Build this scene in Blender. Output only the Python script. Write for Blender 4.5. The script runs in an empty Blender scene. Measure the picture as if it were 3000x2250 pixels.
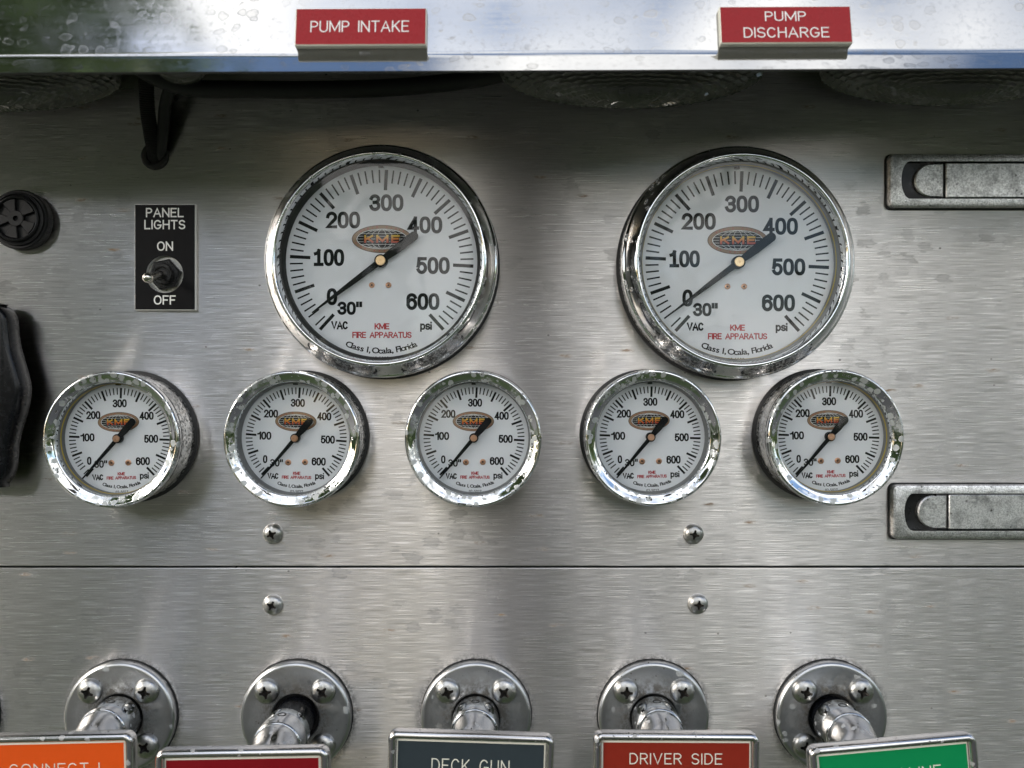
import bpy, bmesh, math, random
from mathutils import Vector, Matrix
R = math.radians
MM = 0.001
S = bpy.context.scene
COL = S.collection

# ------------------------------------------------------------------ camera, sky, sun, exposure
FPX, DIST = 2459.0, 450.0          # focal length in photo pixels, camera to panel in mm
cam = bpy.data.cameras.new('camera'); camo = bpy.data.objects.new('camera', cam); COL.objects.link(camo)
camo.location = (0, -DIST * MM, 0); camo.rotation_euler = (R(90), 0, 0)
cam.sensor_width = 36; cam.lens = FPX / 3000 * 36; cam.clip_start = 0.01; cam.clip_end = 500
cam.dof.use_dof = True; cam.dof.focus_distance = 0.436; cam.dof.aperture_fstop = 9
S.camera = camo

SUN_AZ, SUN_EL = R(-50), R(24)     # azimuth from straight behind the camera (minus = to the left)
sdir = Vector((math.sin(SUN_AZ) * math.cos(SUN_EL), -math.cos(SUN_AZ) * math.cos(SUN_EL), math.sin(SUN_EL)))
sun = bpy.data.lights.new('sun', 'SUN'); sun.energy = 1.5; sun.angle = R(26); sun.color = (1, 0.95, 0.88)
suno = bpy.data.objects.new('sun', sun); COL.objects.link(suno)
suno.rotation_euler = sdir.to_track_quat('Z', 'Y').to_euler(); suno.location = sdir * 20

W = bpy.data.worlds.new('World'); S.world = W; W.use_nodes = True
wt = W.node_tree; wt.nodes.clear()
def wn(t, **k):
    n = wt.nodes.new(t)
    for a, v in k.items(): setattr(n, a, v)
    return n
sky = wn('ShaderNodeTexSky', sky_type='NISHITA', sun_disc=False)
sky.sun_elevation = SUN_EL; sky.sun_rotation = math.atan2(sdir.x, sdir.y); sky.ozone_density = 2.0
tc = wn('ShaderNodeTexCoord'); sep = wn('ShaderNodeSeparateXYZ'); wt.links.new(tc.outputs['Generated'], sep.inputs[0])
def wm(op, a, b):
    n = wn('ShaderNodeMath', operation=op)
    for i, v in enumerate((a, b)):
        if isinstance(v, (int, float)): n.inputs[i].default_value = v
        else: wt.links.new(v, n.inputs[i])
    return n.outputs[0]
den = wm('ADD', wm('MAXIMUM', sep.outputs[2], 0.0), 0.22)
cmb = wn('ShaderNodeCombineXYZ')
wt.links.new(wm('DIVIDE', sep.outputs[0], den), cmb.inputs[0]); wt.links.new(wm('DIVIDE', sep.outputs[1], den), cmb.inputs[1])
cmb.inputs[2].default_value = 3.7
cn = wn('ShaderNodeTexNoise'); cn.inputs['Scale'].default_value = 1.15; cn.inputs['Detail'].default_value = 7; cn.inputs['Roughness'].default_value = 0.55; cn.inputs['Distortion'].default_value = 0.4
wt.links.new(cmb.outputs[0], cn.inputs['Vector'])
cr = wn('ShaderNodeValToRGB'); cr.color_ramp.elements[0].position = 0.43; cr.color_ramp.elements[1].position = 0.56
wt.links.new(cn.outputs[0], cr.inputs[0])
mx = wn('ShaderNodeMix', data_type='RGBA'); wt.links.new(cr.outputs[0], mx.inputs['Factor'])
wt.links.new(sky.outputs[0], mx.inputs['A']); mx.inputs['B'].default_value = (8.7, 8.5, 8.1, 1)
bg = wn('ShaderNodeBackground'); bg.inputs['Strength'].default_value = 0.1
wt.links.new(mx.outputs['Result'], bg.inputs['Color'])
wo = wn('ShaderNodeOutputWorld'); wt.links.new(bg.outputs[0], wo.inputs[0])

S.view_settings.view_transform = 'Standard'; S.view_settings.look = 'None'
S.view_settings.exposure = 1.68; S.view_settings.gamma = 1; S.view_settings.use_curve_mapping = False
S.render.engine = 'CYCLES'
S.cycles.use_denoising = True; S.cycles.max_bounces = 10; S.cycles.glossy_bounces = 6; S.cycles.transparent_max_bounces = 8
S.cycles.sample_clamp_indirect = 6; S.cycles.caustics_reflective = True; S.cycles.blur_glossy = .6; S.cycles.caustics_refractive = False

def at(u, v, d):                    # photo pixel on the plane d mm in front of the panel -> (x, z) in mm
    k = (DIST - d) / FPX
    return (u - 1500) * k, -(v - 1125) * k

# ------------------------------------------------------------------ materials
class NT:
    def __init__(s, name):
        s.m = bpy.data.materials.new(name); s.m.use_nodes = True; s.t = s.m.node_tree; s.t.nodes.clear()
        s.out = s.t.nodes.new('ShaderNodeOutputMaterial')
    def n(s, t, ins=None, **k):
        n = s.t.nodes.new(t)
        for a, v in k.items(): setattr(n, a, v)
        for a, v in (ins or {}).items(): s.put(n.inputs[a], v)
        return n
    def put(s, sock, v):
        if isinstance(v, bpy.types.NodeSocket): s.t.links.new(v, sock)
        elif isinstance(v, tuple) and len(v) == 3 and sock.type == 'RGBA': sock.default_value = (*v, 1)
        else: sock.default_value = v
    def math(s, op, a, b=0.0, c=0.0, clamp=False):
        n = s.n('ShaderNodeMath', {0: a, 1: b, 2: c}, operation=op); n.use_clamp = clamp
        return n.outputs[0]
    def mix(s, f, a, b):
        n = s.n('ShaderNodeMix', {'Factor': f}, data_type='RGBA'); s.put(n.inputs[6], a); s.put(n.inputs[7], b); return n.outputs[2]
    def mixf(s, f, a, b):
        n = s.n('ShaderNodeMix', {'Factor': f}); s.put(n.inputs[2], a); s.put(n.inputs[3], b); return n.outputs[0]
    def ramp(s, f, p0, p1, c0=0.0, c1=1.0):
        n = s.n('ShaderNodeMapRange', {0: f, 1: p0, 2: p1, 3: c0, 4: c1}); return n.outputs[0]
    def coord(s, scale=(1, 1, 1), rnd=True):
        o = s.n('ShaderNodeTexCoord').outputs['Object']
        if rnd:
            r = s.n('ShaderNodeObjectInfo').outputs['Random']
            off = s.n('ShaderNodeCombineXYZ', {0: s.math('MULTIPLY', r, 3.1), 1: s.math('MULTIPLY', r, 7.3), 2: s.math('MULTIPLY', r, 5.7)}).outputs[0]
            o = s.n('ShaderNodeVectorMath', {0: o, 1: off}, operation='ADD').outputs[0]
        return s.n('ShaderNodeMapping', {'Vector': o, 'Scale': scale}).outputs[0]
    def noise(s, v, scale, detail=3, rough=.5, dist=0.0):
        return s.n('ShaderNodeTexNoise', {'Vector': v, 'Scale': scale, 'Detail': detail, 'Roughness': rough, 'Distortion': dist}).outputs[0]
    def bump(s, h, strength=.3, dist=.0002):
        return s.n('ShaderNodeBump', {'Height': h, 'Strength': strength, 'Distance': dist}).outputs[0]
    def bsdf(s, **k):
        p = s.n('ShaderNodeBsdfPrincipled')
        for a, v in k.items(): s.put(p.inputs[a.replace('_', ' ')], v)
        s.t.links.new(p.outputs[0], s.out.inputs[0]); return p

def simple(name, col, rough=.5, metal=0.0, var=.15, scale=300, **k):
    t = NT(name); v = t.coord(); n = t.noise(v, scale, 4, .6)
    c = t.mix(n, tuple(x * (1 - var) for x in col), tuple(min(1, x * (1 + var)) for x in col))
    t.bsdf(Base_Color=c, Roughness=t.ramp(n, .3, .7, max(0, rough - .06), rough + .08), Metallic=metal, **k)
    return t.m

def brushed_steel():
    t = NT('brushed_steel')
    o = t.coord((1, 1, 1), rnd=False)
    w = t.noise(o, 25, 2)                                                  # slow waviness along the grain
    vb = t.n('ShaderNodeMapping', {'Vector': o, 'Scale': (30, 1, 3600)}).outputs[0]
    b1 = t.noise(vb, 1, 3, .65)
    b0 = t.noise(t.n('ShaderNodeMapping', {'Vector': o, 'Scale': (60, 1, 14000)}).outputs[0], 1, 1, .5)
    vb2 = t.n('ShaderNodeMapping', {'Vector': o, 'Scale': (40, 1, 1700)}).outputs[0]
    b2 = t.noise(vb2, 1, 2, .5)
    br = t.math('ADD', t.math('MULTIPLY', b1, .74), t.math('MULTIPLY', b2, .26))
    # dried water marks: voronoi cells stretched along the grain, only some filled, darker outline
    dv = t.n('ShaderNodeVectorMath', {0: o, 1: t.n('ShaderNodeVectorMath', {0: t.n('ShaderNodeTexNoise', {'Vector': t.n('ShaderNodeMapping', {'Vector': o, 'Scale': (90, 1, 520)}).outputs[0], 'Scale': 1.0, 'Detail': 5.0, 'Roughness': .65}).outputs['Color'], 'Scale': .015}, operation='SCALE').outputs[0]}, operation='ADD').outputs[0]
    vm = t.n('ShaderNodeMapping', {'Vector': dv, 'Scale': (95, 0, 140)}).outputs[0]
    vo = t.n('ShaderNodeTexVoronoi', {'Vector': vm, 'Scale': 1.0}, feature='F1')
    pick = t.math('GREATER_THAN', t.n('ShaderNodeSeparateColor', {0: vo.outputs['Color']}).outputs[0], .56)
    area = t.ramp(t.noise(o, 9, 2), .42, .6)
    blob = t.ramp(vo.outputs['Distance'], .44, .34)
    edge = t.math('MULTIPLY', t.ramp(vo.outputs['Distance'], .34, .40), t.ramp(vo.outputs['Distance'], .48, .42))
    marks = t.math('MULTIPLY', t.math('MULTIPLY', pick, area), t.math('ADD', t.math('MULTIPLY', t.math('MULTIPLY', blob, .42), t.ramp(b2, .25, .5)), t.math('MULTIPLY', edge, .5)))
    smear = t.ramp(t.noise(t.n('ShaderNodeMapping', {'Vector': o, 'Scale': (18, 1, 60)}).outputs[0], 1, 4, .6, .6), .45, .75)
    dirt = t.math('ADD', t.math('MULTIPLY', marks, t.ramp(t.n('ShaderNodeSeparateColor', {0: vo.outputs['Color']}).outputs[1], 0, 1, .2, 1.0)), t.math('MULTIPLY', smear, .14), clamp=True)
    col = t.mix(t.ramp(br, .33, .67), (.57, .543, .525), (.835, .795, .772))
    col = t.mix(t.math('MULTIPLY', dirt, .62), col, (.16, .157, .15))
    # rust flecks
    vr = t.n('ShaderNodeMapping', {'Vector': o, 'Scale': (75, 0, 260)}).outputs[0]
    vf = t.n('ShaderNodeTexVoronoi', {'Vector': vr, 'Scale': 1.0}, feature='F1')
    rp = t.math('GREATER_THAN', t.n('ShaderNodeSeparateColor', {0: vf.outputs['Color']}).outputs[1], .972)
    rust = t.math('MULTIPLY', rp, t.math('MULTIPLY', t.ramp(vf.outputs['Distance'], .36, .1), t.ramp(t.noise(vr, 2.9, 3, .7), .42, .6)))
    col = t.mix(t.math('MULTIPLY', rust, .85), col, (.20, .105, .03))
    # soot round the six flanges
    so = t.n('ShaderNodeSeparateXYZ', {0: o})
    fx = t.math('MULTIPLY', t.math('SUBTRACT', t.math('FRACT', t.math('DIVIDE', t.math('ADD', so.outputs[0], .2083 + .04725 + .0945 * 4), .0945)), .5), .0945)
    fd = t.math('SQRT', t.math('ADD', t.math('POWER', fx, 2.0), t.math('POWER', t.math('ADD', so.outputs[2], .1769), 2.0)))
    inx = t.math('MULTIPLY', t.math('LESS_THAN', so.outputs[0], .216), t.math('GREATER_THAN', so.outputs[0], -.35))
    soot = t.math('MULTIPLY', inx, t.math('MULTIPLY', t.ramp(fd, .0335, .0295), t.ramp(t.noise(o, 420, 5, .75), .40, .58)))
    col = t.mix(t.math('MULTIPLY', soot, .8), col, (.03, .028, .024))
    # black specks
    vs = t.n('ShaderNodeTexVoronoi', {'Vector': t.n('ShaderNodeMapping', {'Vector': o, 'Scale': (110, 0, 150)}).outputs[0], 'Scale': 1.0}, feature='F1')
    sp = t.math('MULTIPLY', t.math('GREATER_THAN', t.n('ShaderNodeSeparateColor', {0: vs.outputs['Color']}).outputs[2], .9), t.ramp(vs.outputs['Distance'], .09, .05))
    col = t.mix(t.math('MULTIPLY', sp, .8), col, (.03, .028, .025))
    rough = t.math('ADD', t.ramp(br, .3, .7, .31, .26), t.math('MULTIPLY', dirt, .12))
    tan = t.n('ShaderNodeCombineXYZ', {0: 0.0, 1: 0.0, 2: 1.0}).outputs[0]
    tilt = t.n('ShaderNodeCombineXYZ', {2: t.math('ADD', t.math('MULTIPLY', t.math('SUBTRACT', b0, .5), 1.35), t.math('MULTIPLY', t.math('SUBTRACT', b1, .5), .11))}).outputs[0]   # the brush grain tips the surface up and down
    nrm = t.n('ShaderNodeVectorMath', {0: t.n('ShaderNodeVectorMath', {0: t.n('ShaderNodeNewGeometry').outputs['Normal'], 1: tilt}, operation='ADD').outputs[0]}, operation='NORMALIZE').outputs[0]
    t.bsdf(Base_Color=col, Metallic=t.mixf(t.math('MAXIMUM', t.math('MAXIMUM', rust, sp), t.math('MULTIPLY', soot, .7)), 1.0, .1), Roughness=rough, Anisotropic=1.0, Tangent=tan, Normal=nrm)
    return t.m

def chrome(name, spots=.35, pits=.3, scale=420, dull=(.42, .44, .45), base=(.78, .79, .80), rough=.05, rings=False, filmk=.75, bmp=.25, grime=False):
    t = NT(name); v = t.coord()
    dn = t.n('ShaderNodeTexNoise', {'Vector': v, 'Scale': scale * .9, 'Detail': 4.0}).outputs['Color']
    dv = t.n('ShaderNodeVectorMath', {0: v, 1: t.n('ShaderNodeVectorMath', {0: dn, 'Scale': .9 / scale}, operation='SCALE').outputs[0]}, operation='ADD').outputs[0]
    vo = t.n('ShaderNodeTexVoronoi', {'Vector': dv, 'Scale': scale}, feature='F1')
    pick = t.math('GREATER_THAN', t.n('ShaderNodeSeparateColor', {0: vo.outputs['Color']}).outputs[0], 1 - spots)
    fill = t.ramp(vo.outputs['Distance'], .46, .38)
    if rings:
        ring = t.math('MULTIPLY', t.ramp(vo.outputs['Distance'], .27, .33), t.ramp(vo.outputs['Distance'], .43, .38))
        fill = t.math('MAXIMUM', t.math('MULTIPLY', fill, .22), t.math('MULTIPLY', ring, .65))
    film = t.ramp(t.noise(v, scale * .42, 6, .7), .5 + .25 * (.7 - spots), .62 + .25 * (.7 - spots))
    sp = t.math('MAXIMUM', t.math('MULTIPLY', pick, fill), t.math('MULTIPLY', film, filmk if not rings else .3))
    vp = t.n('ShaderNodeTexVoronoi', {'Vector': dv, 'Scale': scale * 1.7}, feature='F1')
    pp = t.math('GREATER_THAN', t.n('ShaderNodeSeparateColor', {0: vp.outputs['Color']}).outputs[1], 1 - pits)
    pit = t.math('MULTIPLY', pp, t.ramp(vp.outputs['Distance'], .26, .16))
    col = t.mix(sp, base, dull); col = t.mix(pit, col, (.035, .032, .03))
    rg = t.math('ADD', t.math('MULTIPLY', sp, .38), rough)
    gr = 0.0
    if grime:                       # greasy dirt that collects round the rod
        ob = t.n('ShaderNodeSeparateXYZ', {0: t.n('ShaderNodeTexCoord').outputs['Object']})
        rd = t.math('SQRT', t.math('ADD', t.math('POWER', ob.outputs[0], 2.0), t.math('POWER', ob.outputs[2], 2.0)))
        gr = t.math('MULTIPLY', t.ramp(rd, .027, .0155), t.ramp(t.noise(v, 240, 6, .75), .36, .56))
        col = t.mix(t.math('MULTIPLY', gr, .85), col, (.055, .044, .028)); rg = t.math('ADD', rg, t.math('MULTIPLY', gr, .3))
    t.bsdf(Base_Color=col, Metallic=t.math('SUBTRACT', t.mixf(pit, t.mixf(sp, 1.0, .38), .2), t.math('MULTIPLY', gr, .5), clamp=True), Roughness=t.mixf(pit, rg, .7),
           Normal=t.bump(t.math('SUBTRACT', sp, t.math('MULTIPLY', pit, 2.0)), bmp, .0001))
    return t.m

def hood_metal():
    t = NT('polished_hood_metal'); v = t.coord((1, 1, 1), rnd=False)
    dn = t.n('ShaderNodeTexNoise', {'Vector': v, 'Scale': 130.0, 'Detail': 4.0}).outputs['Color']
    dv = t.n('ShaderNodeVectorMath', {0: v, 1: t.n('ShaderNodeVectorMath', {0: dn, 'Scale': .006}, operation='SCALE').outputs[0]}, operation='ADD').outputs[0]
    vo = t.n('ShaderNodeTexVoronoi', {'Vector': t.n('ShaderNodeMapping', {'Vector': dv, 'Scale': (150, 150, 190)}).outputs[0], 'Scale': 1.0}, feature='F1')
    pick = t.math('GREATER_THAN', t.n('ShaderNodeSeparateColor', {0: vo.outputs['Color']}).outputs[0], .5)
    ring = t.math('MULTIPLY', pick, t.math('MULTIPLY', t.ramp(vo.outputs['Distance'], .27, .33), t.ramp(vo.outputs['Distance'], .42, .36)))
    fill = t.math('MULTIPLY', pick, t.ramp(vo.outputs['Distance'], .38, .3))
    stain = t.math('MULTIPLY', t.math('ADD', t.math('MULTIPLY', ring, .36), t.math('MULTIPLY', fill, .2)), t.ramp(t.noise(v, 40, 3), .38, .62))
    fine = t.ramp(t.noise(v, 420, 5, .7), .52, .72)
    stain = t.math('ADD', stain, t.math('MULTIPLY', fine, .28), clamp=True)
    haze = t.noise(t.n('ShaderNodeMapping', {'Vector': v, 'Scale': (40, 200, 500)}).outputs[0], 1, 4, .6)
    col = t.mix(stain, (.44, .443, .447), (.22, .21, .195))
    t.bsdf(Base_Color=col, Metallic=1.0, Roughness=t.math('ADD', t.math('MULTIPLY', stain, .3), t.ramp(haze, .3, .7, .05, .11)), Normal=t.bump(stain, .12, .0001))
    return t.m

def cast_zinc():
    t = NT('cast_zinc'); v = t.coord()
    g = t.noise(v, 1050, 4, .75); b = t.noise(v, 130, 4, .65)
    vo = t.n('ShaderNodeTexVoronoi', {'Vector': v, 'Scale': 380.0}, feature='F1')
    pk = t.math('GREATER_THAN', t.n('ShaderNodeSeparateColor', {0: vo.outputs['Color']}).outputs[0], .8)
    spk = t.math('MULTIPLY', t.math('MULTIPLY', pk, t.ramp(vo.outputs['Distance'], .3, .12)), t.ramp(b, .4, .55))
    col = t.mix(t.ramp(g, .36, .64), (.42, .42, .42), (.95, .95, .945))
    col = t.mix(t.ramp(b, .48, .70, 0, .72), col, (.15, .15, .15)); col = t.mix(t.math('MULTIPLY', spk, .85), col, (.03, .03, .03))
    t.bsdf(Base_Color=col, Metallic=1.0, Roughness=t.ramp(g, .3, .7, .46, .24), Normal=t.bump(g, .55, .0004))
    return t.m

def screw_steel(name, col=(.50, .497, .485), rough=.25):
    t = NT(name); v = t.coord(); n = t.noise(v, 500, 4, .7)
    t.bsdf(Base_Color=t.mix(t.ramp(n, .35, .75), col, tuple(c * .55 for c in col)), Metallic=1.0, Roughness=t.ramp(n, .3, .7, rough, rough + .16), Normal=t.bump(n, .1, .0001))
    return t.m

def glass_mat():
    t = NT('gauge_glass'); v = t.coord()
    fr = t.n('ShaderNodeFresnel', {'IOR': 1.5}).outputs[0]
    sm = t.ramp(t.noise(v, 120, 5, .7), .5, .8)
    gl = t.n('ShaderNodeBsdfGlossy', {'Color': (1, 1, 1), 'Roughness': .015})
    tr = t.n('ShaderNodeBsdfTransparent', {'Color': (.97, .98, .985)})
    df = t.n('ShaderNodeBsdfDiffuse', {'Color': (.55, .55, .53)})
    m1 = t.n('ShaderNodeMixShader', {0: t.math('MULTIPLY', fr, .66), 1: tr.outputs[0], 2: gl.outputs[0]})
    m2 = t.n('ShaderNodeMixShader', {0: t.math('MULTIPLY', sm, .022), 1: m1.outputs[0], 2: df.outputs[0]})
    t.t.links.new(m2.outputs[0], t.out.inputs[0]); return t.m

def flame_mat():
    t = NT('flame_print'); z = t.n('ShaderNodeSeparateXYZ', {0: t.n('ShaderNodeTexCoord').outputs['Generated']}).outputs[2]
    n = t.n('ShaderNodeValToRGB', {0: z}); e = n.color_ramp.elements
    e[0].position = .05; e[0].color = (.42, .02, .015, 1); e[1].position = .9; e[1].color = (.66, .45, .05, 1)
    k = e.new(.45); k.color = (.55, .15, .015, 1)
    t.bsdf(Base_Color=n.outputs[0], Roughness=.4); return t.m

def grass_mat():
    t = NT('grass_ground'); v = t.coord(rnd=False)
    a = t.noise(v, .5, 4, .6); b = t.noise(v, 14, 5, .7)
    c = t.mix(t.ramp(a, .35, .65), (.020, .041, .004), (.038, .066, .008)); c = t.mix(t.ramp(b, .35, .7, 0, .6), c, (.008, .013, .003))
    t.bsdf(Base_Color=c, Roughness=.9, Normal=t.bump(b, .6, .05)); return t.m

def leaf_mat():
    t = NT('tree_leaves'); v = t.coord(); n = t.noise(v, .9, 3)
    t.bsdf(Base_Color=t.mix(n, (.055, .095, .028), (.14, .20, .065)), Roughness=.55); return t.m

def lens_mat():
    t = NT('lamp_lens'); v = t.coord(); n = t.noise(v, 60, 3)
    t.bsdf(Base_Color=t.mix(n, (.16, .16, .145), (.34, .34, .31)), Roughness=.06, Transmission_Weight=.55, IOR=1.45); return t.m

M = dict(
    steel=brushed_steel(), hood=hood_metal(), zinc=cast_zinc(), glass=glass_mat(), flame=flame_mat(), grass=grass_mat(), leaf=leaf_mat(), lens=lens_mat(),
    chrome_big=chrome('chrome_water_spotted', .30, .06, 300, rings=True),
    chrome_old=chrome('chrome_pitted', .55, .42, 270, dull=(.36, .375, .37), base=(.70, .71, .72), filmk=.8),
    chrome_side=chrome('chrome_side_corroded', .7, .5, 520, dull=(.28, .28, .27), base=(.55, .55, .55), rough=.12),
    chrome_plate=chrome('chrome_plate_worn', .05, .12, 230, dull=(.34, .35, .35), base=(.47, .48, .49), rough=.30, filmk=.8, bmp=.06, grime=True),
    chrome_rod=chrome('chrome_rod', .08, .10, 300, dull=(.40, .41, .42), base=(.42, .43, .44), rough=.10, filmk=.25, bmp=.03),
    chrome_tag=chrome('chrome_tag_frame', .08, .12, 330, dull=(.36, .36, .36), base=(.56, .55, .55), rough=.16, filmk=.6, bmp=.08),
    screw=screw_steel('stainless_screw'), screw_dark=screw_steel('dirty_recess', (.06, .055, .05), .6),
    dial=simple('dial_white_enamel', (.77, .79, .815), .45, var=.02, scale=40),
    black=simple('print_black', (.006, .007, .008), .45, var=.2, Specular_IOR_Level=.1),
    red=simple('print_red', (.42, .025, .035), .45, var=.1),
    tan=simple('print_tan', (.28, .18, .10), .5, var=.1), brown=simple('print_brown', (.09, .045, .025), .5),
    white=simple('print_white', (.78, .78, .76), .5, var=.04), cream=simple('laminate_core', (.66, .64, .55), .5, var=.06),
    brass=simple('brass', (.78, .56, .32), .3, 1.0, .12), copper=simple('copper', (.70, .42, .28), .35, 1.0, .15),
    rubber=simple('black_rubber', (.012, .012, .012), .62, var=.3), plastic=simple('black_plastic', (.008, .008, .009), .45, var=.3, Specular_IOR_Level=.25),
    gloss=simple('black_gloss', (.004, .0045, .006), .24, var=.3, Specular_IOR_Level=.3), seal_y=simple('yellow_seal', (.45, .33, .03), .5), braid=simple('braided_sleeve', (.010, .010, .010), .7, var=.5, scale=900),
    nut=simple('black_nut', (.03, .03, .032), .28, .6, .3), lever=simple('nickel_lever', (.62, .60, .55), .2, 1.0, .15),
    s_red=simple('laminate_red', (.28, .013, .017), .28, var=.06, Specular_IOR_Level=.16), s_black=simple('laminate_black', (.004, .004, .005), .4, var=.2, Specular_IOR_Level=.12),
    t_orange=simple('tag_orange', (.60, .075, .008), .42, var=.05, Specular_IOR_Level=.16), t_dark=simple('tag_dark_red', (.17, .004, .008), .42, var=.08, Specular_IOR_Level=.16), t_slate=simple('tag_slate', (.028, .038, .044), .42, var=.1, Specular_IOR_Level=.16),
    t_brick=simple('tag_brick_red', (.20, .019, .010), .42, var=.08, Specular_IOR_Level=.16), t_green=simple('tag_green', (.003, .20, .065), .42, var=.06, Specular_IOR_Level=.16),
    dark=simple('dark_void', (.008, .008, .008), .9), recess=simple('recess_shade_metal', (.035, .035, .037), .3, .8, .3), housing=simple('lamp_housing', (.05, .05, .05), .5),  # recess metal is near-black to carry the shade inside the latch scoop
    bark=simple('bark', (.05, .04, .03), .9, var=.4, scale=12), band_post=simple('band_post_dark', (.03, .026, .022), .9, var=.3, scale=10), wheel_glass=simple('tinted_glass', (.02, .05, .045), .06, var=.1),
    chip=simple('bare_grey_chip', (.22, .22, .215), .5, .4, .5, 900), asphalt=simple('asphalt', (.042, .041, .040), .85, var=.25, scale=30), seal_g=simple('grey_seal', (.16, .165, .165), .5), set=simple('set_screw_dark', (.05, .05, .05), .4, .7, .3),
)

# ------------------------------------------------------------------ mesh helpers (input in mm; d = distance in front of the panel)
CACHE = {}
def cached(key, fn):
    if key not in CACHE: CACHE[key] = fn()
    return CACHE[key]
def P(x, z, d): return (x * MM, -d * MM, z * MM)
def to_mesh(bm, name, mats, smooth=40, normals=True):
    if normals: bmesh.ops.recalc_face_normals(bm, faces=bm.faces[:])
    me = bpy.data.meshes.new(name); bm.to_mesh(me); bm.free()
    for m in (mats if isinstance(mats, (list, tuple)) else [mats]): me.materials.append(m)
    if smooth:
        me.polygons.foreach_set('use_smooth', [True] * len(me.polygons)); me.set_sharp_from_angle(angle=R(smooth))
    return me
def add(name, me, parent=None, loc=(0, 0, 0), rot=(0, 0, 0), label=None, cat=None, group=None, kind=None):
    o = bpy.data.objects.new(name, me); COL.objects.link(o); o.location = loc; o.rotation_euler = rot
    if parent: o.parent = parent
    for k, v in (('label', label), ('category', cat), ('group', group), ('kind', kind)):
        if v: o[k] = v
    return o
def lathe(prof, seg=96, name='lathe', mats=None, smooth=38, wob=None):
    bm = bmesh.new(); rings = []
    for r, d in prof:
        if r < 1e-6: rings.append([bm.verts.new(P(0, 0, d))])
        else:
            rings.append([bm.verts.new(P((r + (wob(i) if wob else 0)) * math.cos(2 * math.pi * i / seg), (r + (wob(i) if wob else 0)) * math.sin(2 * math.pi * i / seg), d)) for i in range(seg)])
    for a, b in zip(rings, rings[1:]):
        for i in range(seg):
            j = (i + 1) % seg
            if len(a) == 1 and len(b) == 1: continue
            if len(a) == 1: bm.faces.new((a[0], b[i], b[j]))
            elif len(b) == 1: bm.faces.new((a[i], a[j], b[0]))
            else: bm.faces.new((a[i], a[j], b[j], b[i]))
    return to_mesh(bm, name, mats, smooth)
def inset_poly(pts, t):
    n = len(pts); out = []
    area = sum(pts[i][0] * pts[(i + 1) % n][1] - pts[(i + 1) % n][0] * pts[i][1] for i in range(n))
    sg = 1 if area > 0 else -1
    for i in range(n):
        a, b, c = Vector(pts[i - 1]), Vector(pts[i]), Vector(pts[(i + 1) % n])
        e1 = (b - a).normalized(); e2 = (c - b).normalized()
        n1 = Vector((-e1.y, e1.x)) * sg; n2 = Vector((-e2.y, e2.x)) * sg
        k = (n1 + n2); l = max(.35, (1 + n1.dot(n2)))
        out.append(tuple(b + k * (t / l)))
    return out
def prism(pts, levels, name, mats, smooth=35, side_mat=0, bottom=True, front_mat=0):
    """levels: list of (d, inset); last level is the front cap"""
    bm = bmesh.new(); rings = []
    for d, ins in levels:
        q = inset_poly(pts, ins) if ins else pts
        rings.append([bm.verts.new(P(x, z, d)) for x, z in q])
    n = len(pts)
    for a, b in zip(rings, rings[1:]):
        for i in range(n):
            f = bm.faces.new((a[i], a[(i + 1) % n], b[(i + 1) % n], b[i])); f.material_index = side_mat
    f = bm.faces.new(rings[-1]); f.material_index = front_mat
    if bottom: bm.faces.new(rings[0][::-1]).material_index = side_mat
    return to_mesh(bm, name, mats, smooth)
def rrect(w, h, r, n=6, cx=0, cz=0):
    p = []
    for (sx, sz, a0) in ((1, 1, 0), (-1, 1, 90), (-1, -1, 180), (1, -1, 270)):
        for i in range(n + 1):
            a = R(a0 + 90 * i / n); p.append((cx + sx * (w / 2 - r) + r * math.cos(a), cz + sz * (h / 2 - r) + r * math.sin(a)))
    return p
def boolean(a, b, name):
    oa = bpy.data.objects.new('tmp_a', a); ob = bpy.data.objects.new('tmp_b', b)
    COL.objects.link(oa); COL.objects.link(ob)
    m = oa.modifiers.new('b', 'BOOLEAN'); m.operation = 'DIFFERENCE'; m.object = ob; m.solver = 'EXACT'; m.material_mode = 'TRANSFER'
    dg = bpy.context.evaluated_depsgraph_get(); me = bpy.data.meshes.new_from_object(oa.evaluated_get(dg))
    bpy.data.objects.remove(oa); bpy.data.objects.remove(ob); me.name = name
    me.polygons.foreach_set('use_smooth', [True] * len(me.polygons)); me.set_sharp_from_angle(angle=R(35))
    return me
def tube(pts, rad, name, mat, seg=14, sub=8, ridge=0.0):
    pts = [Vector(p) for p in pts]; path = []
    for i in range(len(pts) - 1):
        p0, p1, p2, p3 = pts[max(i - 1, 0)], pts[i], pts[i + 1], pts[min(i + 2, len(pts) - 1)]
        for k in range(sub):
            t = k / sub
            path.append(.5 * ((2 * p1) + (p2 - p0) * t + (2 * p0 - 5 * p1 + 4 * p2 - p3) * t * t + (3 * p1 - p0 - 3 * p2 + p3) * t ** 3))
    path.append(pts[-1]); bm = bmesh.new(); rings = []
    for i, p in enumerate(path):
        tg = (path[min(i + 1, len(path) - 1)] - path[max(i - 1, 0)]).normalized()
        a = tg.orthogonal().normalized() if not rings else (a - tg * a.dot(tg)).normalized()
        b = tg.cross(a); rr = rad * (1 + (ridge if i % 2 else -ridge))
        rings.append([bm.verts.new((p + (a * math.cos(2 * math.pi * k / seg) + b * math.sin(2 * math.pi * k / seg)) * rr) * MM) for k in range(seg)])
    for u, v in zip(rings, rings[1:]):
        for k in range(seg): bm.faces.new((u[k], u[(k + 1) % seg], v[(k + 1) % seg], v[k]))
    bm.faces.new(rings[0][::-1]); bm.faces.new(rings[-1])
    return to_mesh(bm, name, mat, 60)

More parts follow.
